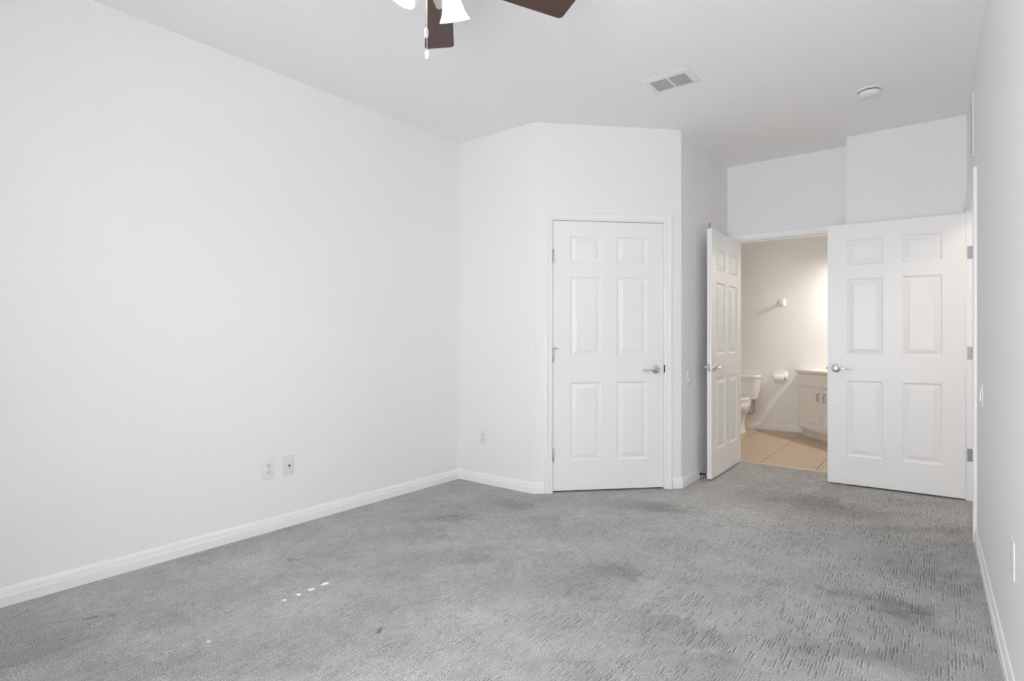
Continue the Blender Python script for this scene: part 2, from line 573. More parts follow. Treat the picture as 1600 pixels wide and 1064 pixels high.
    tag(o, 'grey patterned cut and loop carpet with worn patches and painted-in shade', 'carpet', kind='structure')


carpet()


# ------------------------------------------------------------------ trim: profiles swept along walls
BASE = [(0, 0), (.0135, 0), (.0135, .043), (.0115, .045), (.0115, .049), (.0095, .051), (.0095, .0545), (.0085, .064), (.005, .077), (.0035, .080), (0, .080)]


def baseboard(name, a, b, e0=0.0, e1=0.0, label='', profile=BASE):
    """a->b with the room on the right-hand side; e0/e1 = mitre (extra length per unit depth) at the ends"""
    a, b = Vector(a), Vector(b)
    d = (b - a).normalized(); inn = Vector((d.y, -d.x))
    rings = []
    for p_, e, sg in ((a, e0, -1), (b, e1, 1)):
        r = []
        for t, z in profile:
            q = p_ + inn * t + d * (sg * e * t)
            r.append((q.x, q.y, z))
        rings.append(r)
    o = MB().loft(rings, smooth=False).build(name, M_trim)
    return tag(o, label, 'baseboard', kind='structure')


t45 = math.tan(R(22.5))
baseboard('baseboard_left', P[0], P[1], -1, -1, 'white baseboard along the long blank wall')
baseboard('baseboard_back', P[1], P[2], -1, t45, 'white baseboard on the short wall by the closet corner')
dD = Vector((1, 1)) / S2
D0 = Vector(P[2])
baseboard('baseboard_closet', P[2], D0 + dD * (CL0 - .066), t45, 0, 'short piece of white baseboard on the hinge side of the closet door')
baseboard('baseboard_corner', D0 + dD * (CL1 + .067), P[3], 0, t45, 'tiny piece of white baseboard on the latch side of the closet door')
baseboard('baseboard_alcove', P[3], (P[4][0], 5.364), t45, 0, 'white baseboard behind the open bathroom door')
baseboard('baseboard_recess', P[6], P[7], 0, 0, 'white baseboard behind the open entry door')
yn = EY0 - .063
baseboard('baseboard_right', (xr(yn), yn), P[8], 0, -1, 'white baseboard along the wall with the light switch and outlet')
baseboard('baseboard_rear', P[8], P[0], -1, -1, 'white baseboard under the window')

CAS = [(0, 0), (0, .0095), (.004, .012), (.009, .0125), (.014, .011), (.034, .0135), (.039, .0165), (.050, .0175), (.055, .0155), (.057, .011), (.057, 0)]


def casing(name, org, d, out, s0, s1, top, label, w0=.057, w1=.057):
    """U-shaped door casing; d along the wall, out towards the room; inner edges at s0/s1/top (reveal included)"""
    d = Vector((d[0], d[1], 0)); out = Vector((out[0], out[1], 0)); o3 = Vector((org[0], org[1], 0))
    rings = []
    for st in range(4):
        r = []
        for u, v in CAS:
            ul = min(u, w0); ur = min(u, w1)
            if st == 0: s, z = s0 - ul, 0.0
            elif st == 1: s, z = s0 - ul, top + u
            elif st == 2: s, z = s1 + ur, top + u
            else: s, z = s1 + ur, 0.0
            q = o3 + d * s + out * v
            r.append((q.x, q.y, z))
        rings.append(r)
    o = MB().loft(rings, smooth=False).build(name, M_trim)
    return tag(o, label, 'door casing', kind='structure')


def jamb(name, org, d, out, s0, s1, top, label, stop_at=.042):
    """door lining boards with a stop strip, depth TH behind the wall face"""
    d = Vector((d[0], d[1], 0)); out = Vector((out[0], out[1], 0)); o3 = Vector((org[0], org[1], 0))
    m = MB()

    def bx(sa, sb, da, db, za, zb):
        pts = [o3 + d * sa - out * da, o3 + d * sb - out * da, o3 + d * sb - out * db, o3 + d * sa - out * db]
        m.prism([(p.x, p.y) for p in pts], za, zb)
    bx(s0 - JB, s0, -.0005, TH + .001, 0, top + JB)
    bx(s1, s1 + JB, -.0005, TH + .001, 0, top + JB)
    bx(s0, s1, -.0005, TH + .001, top, top + JB)
    bx(s0, s0 + .010, stop_at, stop_at + .032, 0, top)
    bx(s1 - .010, s1, stop_at, stop_at + .032, 0, top)
    bx(s0 + .010, s1 - .010, stop_at, stop_at + .032, top - .010, top)
    o = m.build(name, M_trim)
    return tag(o, label, 'door frame', kind='structure')


RV = .006
inD = Vector((1, -1)) / S2
casing('trim_1', P[2], dD, inD, CL0 - RV, CL1 + RV, CLH + RV, 'white moulded casing around the closed closet door')
jamb('trim_2', P[2], dD, inD, CL0, CL1, CLH, 'white jamb lining of the closed closet door')
casing('trim_3', (0, 5.38), (1, 0), (0, -1), BX0 - RV, BX1 + RV, BH + RV, 'white moulded casing around the bathroom doorway', w1=.026)
jamb('trim_4', (0, 5.38), (1, 0), (0, -1), BX0, BX1, BH, 'white jamb lining of the bathroom doorway')
dRn = -dR                                # along +y
outR = Vector((-dRn.y, dRn.x)) if Vector((-dRn.y, dRn.x)).x < 0 else Vector((dRn.y, -dRn.x))
org = Vector((xr(0), 0))
k = 1 / dRn.y
casing('trim_5', org, dRn, outR, (EY0 - RV) * k, (EY1 + RV) * k, EH + RV, 'white moulded casing around the entry doorway on the wall with the switch', w1=.032)
jamb('trim_6', org, dRn, outR, EY0 * k, EY1 * k, EH, 'white jamb of the entry doorway with three hinge leaves')


# ------------------------------------------------------------------ six panel doors
def door_leaf(name, W, Ht, label, loc, rz):
    Tk = .035
    st, pw = .130, .237
    mull = W - 2 * st - 2 * pw
    cols = [(st, st + pw), (st + pw + mull, W - st)]
    rows = [(.219, .805), (1.001, 1.592), (1.697, 1.894)]
    rings = [(0, 0), (.004, .003), (.009, .0075), (.016, .0085), (.020, .0075), (.044, .0022), (.047, .0008)]
    xb = sorted({0, W, *[v for c in cols for v in c]})
    zb = sorted({0, Ht, *[v for c in rows for v in c]})
    bm = bmesh.new()
    for y0, sg in ((0.0, 1), (Tk, -1)):
        for i in range(len(xb) - 1):
            for j in range(len(zb) - 1):
                c = (xb[i], xb[i + 1]); r = (zb[j], zb[j + 1])
                if c in cols and r in rows:
                    prev = None
                    for ins, dp in rings:
                        q = [(c[0] + ins, r[0] + ins), (c[1] - ins, r[0] + ins), (c[1] - ins, r[1] - ins), (c[0] + ins, r[1] - ins)]
                        cur = [bm.verts.new((a, y0 + sg * dp, b)) for a, b in q]
                        if prev:
                            for k_ in range(4):
                                bm.faces.new((prev[k_], prev[(k_ + 1) % 4], cur[(k_ + 1) % 4], cur[k_]))
                        prev = cur
                    bm.faces.new(prev)
                else:
                    bm.faces.new([bm.verts.new(p) for p in ((c[0], y0, r[0]), (c[1], y0, r[0]), (c[1], y0, r[1]), (c[0], y0, r[1]))])
    for pts in (((0, 0, 0), (0, Tk, 0), (0, Tk, Ht), (0, 0, Ht)), ((W, 0, 0), (W, Tk, 0), (W, Tk, Ht), (W, 0, Ht)),
                ((0, 0, 0), (W, 0, 0), (W, Tk, 0), (0, Tk, 0)), ((0, 0, Ht), (W, 0, Ht), (W, Tk, Ht), (0, Tk, Ht))):
        bm.faces.new([bm.verts.new(p) for p in pts])
    bmesh.ops.remove_doubles(bm, verts=list(bm.verts), dist=1e-5)
    bmesh.ops.recalc_face_normals(bm, faces=list(bm.faces))
    m = MB(); m.bm.free(); m.bm = bm
    o = m.build(name, M_door, loc=loc, rot=(0, 0, rz), sharp=False)
    tag(o, label, 'door', kind='structure')
    return o


def door_handle(leaf, W, side, z=.897, Tk=.035, back=.064):
    """rose with a lever pointing to the hinge; side -1 = local front (y=0), +1 = local back"""
    y0 = -.0003 if side < 0 else Tk + .0003
    m = MB()
    m.lathe([(.0325, 0), (.0325, .003), (.031, .006), (.026, .009), (.017, .0105), (.0125, .012), (.0115, .030), (.0125, .034), (.0125, .044), (.010, .0475), (0, .048)], 36,
            T(W - back, y0, z) @ (RX(90) if side < 0 else RX(-90)))
    h = m.build('door_handle', M_chrome, leaf)
    s = side
    pts, rad = [], []
    for i in range(13):
        t = i / 12.0
        pts.append((W - back - .004 - .108 * t, y0 + s * (.040 + .004 * math.sin(t * PI)), z + .004 * math.sin(t * 2 * PI) - .004 * t))
        rad.append(.0082 - .0032 * t)
    MB().tube(pts, rad, 12, flat=.8).build('lever', M_chrome, h)
    return h


def hinge(leaf, x, z, side, Tk=.035, plate=False):
    y = -.0055 if side < 0 else Tk + .0055
    m = MB()
    m.lathe([(0, -.052), (.004, -.050), (.0068, -.046), (.0068, .046), (.004, .050), (0, .052)], 14, T(x, y, z))
    for q in (-.018, .018):
        m.lathe([(.0074, -.0006), (.0074, .0006)], 14, T(x, y, z + q))
    return m.build('hinge', M_nickel, leaf)


# closet door, closed, hinged beside the casing
WC = CL1 - CL0 - .006
lp = D0 + dD * (CL0 + .003) - inD * .002
d1 = door_leaf('door_1', WC, 2.006, 'closed white six panel closet door in the angled wall', (lp.x, lp.y, .014), R(45))
door_handle(d1, WC, -1); door_handle(d1, WC, 1)
for z in (1.742, 1.006, .266): hinge(d1, -.0015, z, -1)
o = MB().tube([(.002, -.012, 1.056), (.014, -.028, 1.058), (.030, -.034, 1.055)], [.004, .0045, .004], 8).build('hinge_pin_stop', M_nickel, d1)
o = MB().box((WC + .0035, -.010, .872), (WC + .016, -.0025, .930), bev=.0025).build('strike_plate', M_blackmetal, d1)
o['label'] = 'black strike plate'

# bathroom door, swung open against the narrow shaded wall
WB = .846
d2 = door_leaf('door_2', WB, 2.016, 'open white six panel door seen nearly edge-on beside the bathroom doorway', (-1.480, 5.395, .014), R(-90))
door_handle(d2, WB, -1); door_handle(d2, WB, 1)
for z in (1.75, 1.01, .27): hinge(d2, -.0015, z, -1)
MB().box((WB - .0005, .006, .869), (WB + .0012, .029, .926), bev=.0005).box((WB + .001, .0115, .889), (WB + .010, .0235, .906), bev=.002).build('latch_plate', M_nickel, d2)
MB().box((WB - .020, .008, 2.014), (WB - .012, .020, 2.062), bev=.002).build('top_catch', M_steel, d2)

# entry door, swung open along the far wall
WE = .850
d3 = door_leaf('door_3', WE, 2.016, 'white six panel door standing open in front of the far wall beside the entry jamb', (.1545, 5.117, .014), R(183.1))
door_handle(d3, WE, -1, back=.058); door_handle(d3, WE, 1, back=.058)
MB().box((WE - .0005, .006, .869), (WE + .0012, .029, .926), bev=.0005).box((WE + .001, .0115, .889), (WE + .011, .0235, .906), bev=.002).build('latch_plate', M_steel, d3)
for z in (1.737, 1.027, .308):
    hinge(d3, -.006, z, -1)
    # jamb leaf of the hinge, screwed to the far jamb face that looks at the camera
    m = MB()
    pts = []
    for cx_, cz_, a0 in ((.043 - .008, .0445 - .008, 0), (.043 - .008, -.0445 + .008, -90)):
        for a in range(0, 91, 15):
            aa = R(a0 + 90 - a) if a0 == 0 else R(-a)
            pts.append((cx_ + .008 * math.cos(aa), cz_ + .008 * math.sin(aa)))
    pts = [(0, .0445)] + pts + [(0, -.0445)]
    wx = xr(EY1) + .002
    m.loft([[(wx + a, EY1 - .0002, z + .014 + b) for a, b in pts], [(wx + a, EY1 - .0024, z + .014 + b) for a, b in pts]], smooth=False)
    for b in (-.028, 0, .028):
        m.lathe([(.0048, 0), (.0042, .0012), (0, .0016)], 12, T(wx + .022 + (.008 if b == 0 else 0), EY1 - .0024, z + .014 + b) @ RX(90))
    h = m.build('hinge_leaf', M_steel)
    h.parent = d3
    h.matrix_parent_inverse = d3.matrix_basis.inverted()

# ------------------------------------------------------------------ bathroom beyond
BYB = 7.55
def bwall(name, poly, label, z0=-.069, z1=H):
    return tag(MB().prism(poly, z0, z1).build(name, M_wall), label, 'wall', kind='structure')


bwall('wall_bath_back', [(-3.0, BYB), (-.60, BYB), (-.60, BYB + .1), (-3.0, BYB + .1)], 'bathroom wall with the toilet paper holder and hook')
bwall('wall_bath_left', [(-3.0, 5.495), (-2.9, 5.495), (-2.9, BYB), (-3.0, BYB)], 'bathroom wall on the toilet side')
bwall('wall_bath_vanity', [(-.60, BYB), (.50, 6.45), (.57, 6.52), (-.53, BYB + .1), (-.60, BYB + .1)], 'angled bathroom wall behind the vanity')
bwall('wall_bath_right', [(.50, 5.30), (.60, 5.30), (.60, 6.45), (.50, 6.45)], 'bathroom wall at the end of the vanity')
bwall('wall_bath_front', [(-2.9, 5.44), (P[4][0] - TH - .001, 5.44), (P[4][0] - TH - .001, 5.495), (-2.9, 5.495)], 'bathroom wall behind the closet')
bwall('wall_bath_entry', [(-.459, 5.256), (.50, 5.256), (.50, 5.36), (-.459, 5.36)], 'bathroom wall behind the open entry door')

bwall('wall_closet_side', [(-3.36, 3.51), (-3.26, 3.51), (-3.26, 5.495), (-3.36, 5.495)], 'side wall inside the closet')
bwall('wall_closet_rear', [(-3.26, 5.44), (-2.901, 5.44), (-2.901, 5.495), (-3.26, 5.495)], 'back wall inside the closet')
tag(MB().box((-3.5, YR - .3, -.25), (1.75, 7.75, -.07)).build('floor_slab', M_grout), 'concrete slab under the floors', 'floor', kind='structure')

# tiled floor: grout bed and tiles in one slab, threshold strip
m = MB().box((-2.899, 5.435, -.06), (.499, BYB - .0005, -.0045))
tag(m.build('floor_bath_bed', M_grout), 'grout bed under the bathroom tiles', 'floor', kind='structure')
m = MB()
gx = [-1.2985 + .4555 * k_ for k_ in range(-4, 5)]
for xa, xb_ in zip(gx[:-1], gx[1:]):
    m.box((max(xa + .0032, -2.899), 5.462, -.01), (min(xb_ - .0032, .499), BYB - .001, .0), bev=.0012, seg=1)
tag(m.build('floor_bath', M_tile), 'beige stone look tile floor of the bathroom', 'floor', kind='structure')
M_thr = mat('threshold_stone', (0.74, 0.66, 0.56), 0.4)
tag(MB().box((BX0 + .001, 5.440, -.01), (BX1 - .001, 5.461, .0035), bev=.0015).build('trim_7', M_thr), 'pale threshold strip where the carpet meets the bathroom tile', 'threshold', kind='structure')
baseboard('baseboard_bath', (-2.9, BYB), (-1.307, BYB), 0, 0, 'white baseboard under the toilet paper holder in the bathroom', profile=[(t, z * 1.1) for t, z in BASE])

# vanity
FC = 6.026                               # face line x + y
A0 = Vector((-1.303, FC + 1.303)); A1 = Vector((-.30, FC + .30))
fd = (A1 - A0).normalized(); fo = Vector((-fd.y, fd.x)); fo = fo if fo.x < 0 else -fo   # outward to the room
van = empty('vanity_cabinet', (A0.x, A0.y, 0), math.atan2(fd.y, fd.x), 'white painted bathroom vanity cabinet with raised panel doors', 'cabinet')
# local frame: x along the face, y into the cabinet (away from the room) is +y
LV = (A1 - A0).length


def loc2(pt):
    q = Vector(pt) - A0
    return (q.dot(fd), q.dot(-fo))


m = MB()
left_back = loc2((-1.303, BYB - .001)); wall_a = loc2((-.602, BYB - .001)); wall_b = loc2((-.60 + .76, BYB - .76 - .004))
body = [(0, .018), (LV, .018), (LV, wall_b[1] - .004), (wall_a[0], wall_a[1] - .004), left_back]
m.prism([(x, y + .0) for x, y in body], .085, .742)
kick = [(.012, .035), (LV - .01, .035), (LV - .01, wall_b[1] - .01), (wall_a[0], wall_a[1] - .006), (left_back[0] + .006, left_back[1] - .004)]
m.prism(kick, 0.0, .0849)
m.box((0, 0, .085), (LV, .018, .112))           # face frame rails and stiles
m.box((0, 0, .567), (LV, .018, .600))
m.box((0, 0, .727), (LV, .018, .742))
xs = [0, .405, .445, .85, .89, 1.295]
for a, b in ((0, .016), (.402, .448), (.834, .880), (LV - .05, LV)):
    m.box((a, 0, .112), (b, .018, .727))
m.build('body', M_cab, van)


def panel_door(x0, x1, z0, z1, name, handle_side, flat=False):
    m = MB()
    t = .018
    rings = [(0, 0.004), (.003, 0), (.048, 0), (.054, .006), (.062, .006), (.086, .001), (.090, 0)] if not flat else [(0, .004), (.004, 0)]
    bm = m.bm
    prev = [bm.verts.new(p) for p in ((x0, 0, z0), (x1, 0, z0), (x1, 0, z1), (x0, 0, z1))]
    bk = prev
    for ins, dp in rings:
        cur = [bm.verts.new((a, -t + dp, b)) for a, b in ((x0 + ins, z0 + ins), (x1 - ins, z0 + ins), (x1 - ins, z1 - ins), (x0 + ins, z1 - ins))]
        for k_ in range(4): bm.faces.new((prev[k_], prev[(k_ + 1) % 4], cur[(k_ + 1) % 4], cur[k_]))
        prev = cur
    bm.faces.new(prev); bm.faces.new(bk[::-1])
    bmesh.ops.recalc_face_normals(bm, faces=list(bm.faces))
    d = m.build(name, M_cab, van, sharp=False, loc=(0, -.0005, 0))
    if handle_side:
        hx = x1 - .034 if handle_side > 0 else x0 + .034
        zt = z1 - .045
        MB().tube([(hx, -t, zt), (hx, -t - .024, zt - .002), (hx, -t - .028, zt - .014), (hx, -t - .026, zt - .044), (hx, -t - .028, zt - .074), (hx, -t - .024, zt - .086), (hx, -t, zt - .088)],
                  [.0045, .0045, .005, .006, .005, .0045, .0045], 10).build('pull_handle', M_pewter, d)
    return d


panel_door(.010, .408, .105, .572, 'cabinet_door', 1)
panel_door(.442, .840, .105, .572, 'cabinet_door', -1)
panel_door(.874, 1.272, .105, .572, 'cabinet_door', -1)
panel_door(.010, LV - .03, .598, .735, 'drawer_front', 0, flat=True)
# countertop with an integral backsplash and basin rim, its own thing
ct = empty('vanity_countertop', (A0.x, A0.y, .743), math.atan2(fd.y, fd.x), 'cream cultured marble countertop on the bathroom vanity', 'countertop')
top = [(-.040, -.030), (LV + .02, -.030), (LV + .02, wall_b[1] - .002), (wall_a[0], wall_a[1] - .002), (left_back[0] - .022, left_back[1] - .0005)]
m = MB().prism(top, .0, .036, bev=.006)
m.build('slab', M_counter, ct)
m = MB().lathe([(.205, 0), (.21, .006), (.20, .010), (.18, .004), (.10, .003), (0, .002)], 40, T(LV * .5, .27, .034), sx=1.15, sy=.85)
m.build('basin', M_ceramic, ct)
m = MB().box((wall_a[0] + .02, wall_a[1] - .022, .036), (LV - .3, wall_a[1] - .004, .13), bev=.004)
m.build('backsplash', M_counter, ct)
# faucet
fa = empty('faucet', (A0.x + fd.x * LV * .5 - fo.x * .47, A0.y + fd.y * LV * .5 - fo.y * .47, .779), math.atan2(fd.y, fd.x), 'chrome faucet on the bathroom vanity countertop', 'faucet')
MB().lathe([(.028, 0), (.028, .008), (.018, .02), (.014, .09), (.010, .1), (0, .1)], 20).build('body', M_chrome, fa)
MB().tube([(0, 0, .07), (0, -.04, .11), (0, -.1, .105), (0, -.12, .08)], [.011, .011, .010, .009], 12).build('spout', M_chrome, fa)
for s in (-1, 1):
    MB().lathe([(.022, 0), (.02, .012), (.014, .04), (.016, .05), (0, .055)], 18, T(s * .1, 0, 0)).build('tap', M_chrome, fa)

# sconce over the vanity: opaque metal bell that opens downwards
SC = Vector((-.45, 7.19, 2.13))
wall_n = Vector((-1, -1, 0)).normalized()
sc = empty('wall_sconce', (-.45 + .105, 7.19 + .105, 2.24), R(-45), 'wall lamp with a downward bell shade above the bathroom vanity', 'lamp')
# local +y into the wall, so the wall face is at y = +0.0 here
dist = (Vector((-.345, 7.295, 0)).x + 7.295 - 6.95) / S2
MB().lathe([(.055, 0), (.055, .012), (.03, .02), (0, .02)], 28, T(0, -dist - .001, 0) @ RX(90)).build('back_plate', M_nickel, sc)
MB().tube([(0, -dist - .012, 0), (0, -.08, .02), (0, -.148, .03), (0, -.1485, .0)], .008, 10).build('arm', M_nickel, sc)
M_bell = mat('bell_enamel', (0.75, 0.74, 0.72), 0.4)
MB().lathe([(.022, .06), (.024, .02), (.04, -.02), (.06, -.06), (.078, -.10), (.080, -.112), (.076, -.112), (.056, -.06), (.036, -.02), (.0, .0)], 32, T(0, -.1485, 0), cap0=True, cap1=False).build('lamp_shade', M_bell, sc)
bulb = bpy.data.lights.new('sconce_bulb', 'POINT'); bulb.energy = BATH_W; bulb.shadow_soft_size = .035; bulb.color = (1.0, .935, .83)
bo = bpy.data.objects.new('sconce_bulb', bulb); bo.location = (0, -.1485, -.078); col.objects.link(bo); bo.parent = sc

# robe hook / towel post
hk = empty('robe_hook', (-1.528, BYB, 1.59), 0, 'small cream ceramic hook alone on the bathroom wall', 'hook')
m = MB(); m.loft([[(-.036, -.0005, -.045), (.036, -.0005, -.045), (.036, -.0005, .045), (-.036, -.0005, .045)], [(-.030, -.014, -.039), (.030, -.014, -.039), (.030, -.014, .039), (-.030, -.014, .039)],
                  [(-.014, -.022, -.016), (.014, -.022, -.016), (.014, -.022, .016), (-.014, -.022, .016)]], smooth=False)
m.build('back_plate', M_ceramic, hk)
m = MB(); m.loft([[(-.013, -.020, -.014), (.013, -.020, -.014), (.013, -.020, .014), (-.013, -.020, .014)], [(-.013, -.048, -.010), (.013, -.048, -.010), (.013, -.048, .016), (-.013, -.048, .016)],
                  [(-.026, -.062, -.018), (.026, -.062, -.018), (.026, -.062, .030), (-.026, -.062, .030)], [(-.022, -.070, -.014), (.022, -.070, -.014), (.022, -.070, .026), (-.022, -.070, .026)]], smooth=False)
m.build('post', M_ceramic, hk)

# toilet paper holder and roll
tp = empty('toilet_paper_holder', (-1.548, BYB, .668), 0, 'white ceramic toilet paper holder on the bathroom wall', 'toilet paper holder')
MB().box((-.085, -.016, -.03), (.085, -.0005, .068), bev=.006).build('back_plate', M_ceramic, tp)
for s in (-1, 1):
    m = MB()
    m.loft([[(s * .058, -.010, -.020), (s * .080, -.010, -.020), (s * .080, -.010, .030), (s * .058, -.010, .030)],
            [(s * .062, -.055, -.022), (s * .078, -.055, -.022), (s * .078, -.055, .018), (s * .062, -.055, .018)],
            [(s * .063, -.088, -.018), (s * .077, -.088, -.018), (s * .077, -.088, .012), (s * .063, -.088, .012)]])
    m.build('arm', M_ceramic, tp)
MB().tube([(-.064, -.070, 0), (.064, -.070, 0)], .009, 14).build('spindle', M_plas, tp)
rl = empty('toilet_paper_roll', (-1.548, BYB - .070, .655), 0, 'white toilet paper roll hanging in the ceramic holder', 'toilet paper')
MB().lathe([(.020, -.055), (.050, -.055), (.052, -.053), (.052, .053), (.050, .055), (.020, .055)], 36, RY(90), cap0=False, cap1=False).build('paper', M_paper, rl)
MB().lathe([(.020, -.056), (.020, .056), (.0185, .056), (.0185, -.056), (.020, -.056)], 24, RY(90), cap0=False, cap1=False).build('core', mat('cardboard', (.10, .075, .05), .9), rl)

# toilet
to = empty('toilet', (-1.985, BYB, 0), 0, 'white two piece toilet behind the open bathroom door', 'toilet')


def rrect(x0, x1, y0, y1, rb, rf, n=6):
    """rounded rectangle ring; rf radius at the front (-y) corners, rb at the back"""
    pts = []
    for cx_, cy_, r, a0 in ((x1 - rb, y1 - rb, rb, 0), (x0 + rb, y1 - rb, rb, 90), (x0 + rf, y0 + rf, rf, 180), (x1 - rf, y0 + rf, rf, 270)):
        for k_ in range(n + 1):
            a = R(a0 + 90 * k_ / n)
            pts.append((cx_ + r * math.cos(a), cy_ + r * math.sin(a)))
    return pts


m = MB()
lv = [(.375, .165, -.165, .05), (.39, .188, -.18, .055), (.50, .207, -.192, .06), (.64, .218, -.200, .06), (.655, .219, -.201, .06)]
m.loft([[(x, y, z) for x, y in rrect(-hw, hw, fy, -.022, .02, rf)] for z, hw, fy, rf in lv])
m.build('tank', M_ceramic, to)
lv = [(.6555, .222, -.204, .06), (.660, .229, -.212, .064), (.680, .229, -.212, .064), (.690, .222, -.205, .06)]
MB().loft([[(x, y, z) for x, y in rrect(-hw, hw, fy, -.016, .02, rf)] for z, hw, fy, rf in lv]).build('tank_lid', M_ceramic, to)
MB().tube([(-.16, -.200, .60), (-.16, -.222, .60), (-.155, -.226, .598), (-.10, -.228, .590)], [.010, .008, .006, .006], 10).build('flush_lever', M_chrome, to)


def oval(cx_, cy_, rx, ry, z, n=36, back=None):
    pts = []
    for k_ in range(n):
        a = 2 * PI * k_ / n
        x, y = rx * math.cos(a), ry * math.sin(a)
        if back is not None and cy_ + y > back: y = back - cy_
        pts.append((cx_ + x, cy_ + y, z))
    return pts


m = MB()
m.loft([oval(0, -.40, .115, .25, 0.0, back=-.19), oval(0, -.40, .110, .245, .02, back=-.19), oval(0, -.38, .095, .20, .12, back=-.19), oval(0, -.39, .110, .220, .19, back=-.17), oval(0, -.42, .138, .245, .235, back=-.16),
        oval(0, -.44, .168, .265, .28, back=-.16), oval(0, -.455, .184, .280, .325, back=-.16), oval(0, -.455, .188, .284, .368, back=-.16), oval(0, -.455, .180, .275, .382, back=-.16)])
m.build('bowl', M_ceramic, to)
MB().box((-.105, -.20, .30), (.105, -.035, .3745), bev=.02).build('tank_deck', M_ceramic, to)
MB().loft([oval(0, -.455, .182, .278, .3835, back=-.21), oval(0, -.455, .188, .284, .388, back=-.21), oval(0, -.455, .188, .284, .398, back=-.21), oval(0, -.455, .182, .278, .402, back=-.21)]).build('seat', M_ceramic, to)
MB().loft([oval(0, -.455, .182, .278, .4075, back=-.205), oval(0, -.455, .188, .284, .412, back=-.205), oval(0, -.455, .186, .282, .422, back=-.205), oval(0, -.455, .165, .255, .430, back=-.215)]).box((-.09, -.235, .3835), (.09, -.205, .408)).build('lid', M_ceramic, to)
# water supply stop and hose beside the toilet
ws = empty('water_supply_valve', (-1.960, BYB, .185), 0, 'grey water supply valve with its hose on the wall behind the toilet', 'valve')
MB().lathe([(.026, 0), (.024, .006), (.010, .010), (.009, .022), (.011, .024), (.011, .034), (.008, .036), (0, .036)], 18, T(0, -.0005, 0) @ RX(90)).build('valve', M_hose, ws)
MB().tube([(0, -.030, 0), (.03, -.030, .001), (.075, -.030, .003), (.095, -.030, .010), (.104, -.030, .028), (.106, -.032, .08), (.106, -.034, .16), (.104, -.032, .187)], .0055, 8).build('hose', M_hose, ws)

# ------------------------------------------------------------------ hallway beyond the entry door
def hall(name, a, b, label, mt=M_wall):
    return tag(MB().box(a, b).build(name, mt), label, 'wall' if 'wall' in name else 'floor', kind='structure')


hall('floor_hall', (.339, 3.6, -.02), (1.55, 5.25, -.001), 'hallway floor beyond the entry doorway', M_carpet)
_f = bpy.data.objects['floor_hall'].data.attributes.new('wear_shade', 'FLOAT', 'POINT')
_f.data.foreach_set('value', np.ones(8, np.float32))
hall('wall_hall_far', (1.45, 3.7, 0), (1.55, 5.15, H), 'hallway wall opposite the entry doorway')
hall('wall_hall_end', (.30, 5.142, 0), (1.55, 5.25, H), 'hallway end wall beside the entry doorway')
hall('wall_hall_near', (.31, 3.6, 0), (1.55, 3.7, H), 'hallway wall on the near side')
hl = empty('ceiling_light', (.85, 4.45, H), 0, 'round flush ceiling light in the hallway', 'lamp')
MB().lathe([(.14, -.0005), (.14, -.02), (.12, -.022)], 32, cap0=True, cap1=True).build('base', M_plas, hl)
MB().lathe([(.13, -.0225), (.12, -.05), (.08, -.075), (0, -.085)], 32, cap0=True).build('diffuser', M_shade, hl)
hb = bpy.data.lights.new('hall_bulb', 'POINT'); hb.energy = HALL_W; hb.shadow_soft_size = .14; hb.color = (1, .90, .76)
ho = bpy.data.objects.new('hall_bulb', hb); ho.location = (0, 0, -.26); col.objects.link(ho); ho.parent = hl

# ------------------------------------------------------------------ rear window
win = tag(empty('window_1', ((WX0 + WX1) / 2, YR - .19, WZ0), 0), 'two sash white window behind the camera', 'window', kind='structure')
ww, wh = (WX1 - WX0), (WZ1 - WZ0)
m = MB()
for a, b in (((-ww / 2, -.04, 0), (-ww / 2 + .05, .04, wh)), ((ww / 2 - .05, -.04, 0), (ww / 2, .04, wh)), ((-ww / 2 + .05, -.04, 0), (ww / 2 - .05, .04, .05)), ((-ww / 2 + .05, -.04, wh - .05), (ww / 2 - .05, .04, wh)), ((-.03, -.035, .05), (.03, .035, wh - .05))):
    m.box(a, b)
m.build('window_frame', M_frame, win)
for s in (-1, 1):
    xa, xb_ = (.03, ww / 2 - .05) if s > 0 else (-ww / 2 + .05, -.03)
    MB().box((xa + .001, -.004, .051), (xb_ - .001, .004, wh - .051)).build('pane', M_pane, win)
tag(MB().box((WX0 - .03, YR - .02, WZ0 - .025), (WX1 + .03, YR + .05, WZ0 - .0005), bev=.004).build('trim_8', M_trim), 'white sill under the window', 'window sill', kind='structure')

added_win = tag(empty('window_sun_slots', ((VX0 + VX1) / 2, YR - .06, VZ0), 0), 'added window behind the camera, its blind slotted to throw sun spots', 'window', kind='structure')
ww, wh = (VX1 - VX0), (VZ1 - VZ0)
m = MB()
for a, b in (((-ww / 2, -.04, 0), (-ww / 2 + .05, .04, wh)), ((ww / 2 - .05, -.04, 0), (ww / 2, .04, wh)), ((-ww / 2 + .05, -.04, 0), (ww / 2 - .05, .04, .05)), ((-ww / 2 + .05, -.04, wh - .05), (ww / 2 - .05, .04, wh))):
    m.box(a, b)
m.build('window_frame', M_frame, added_win)
MB().box((-ww / 2 + .051, -.034, .051), (ww / 2 - .051, -.026, wh - .051)).build('pane', M_pane, added_win)
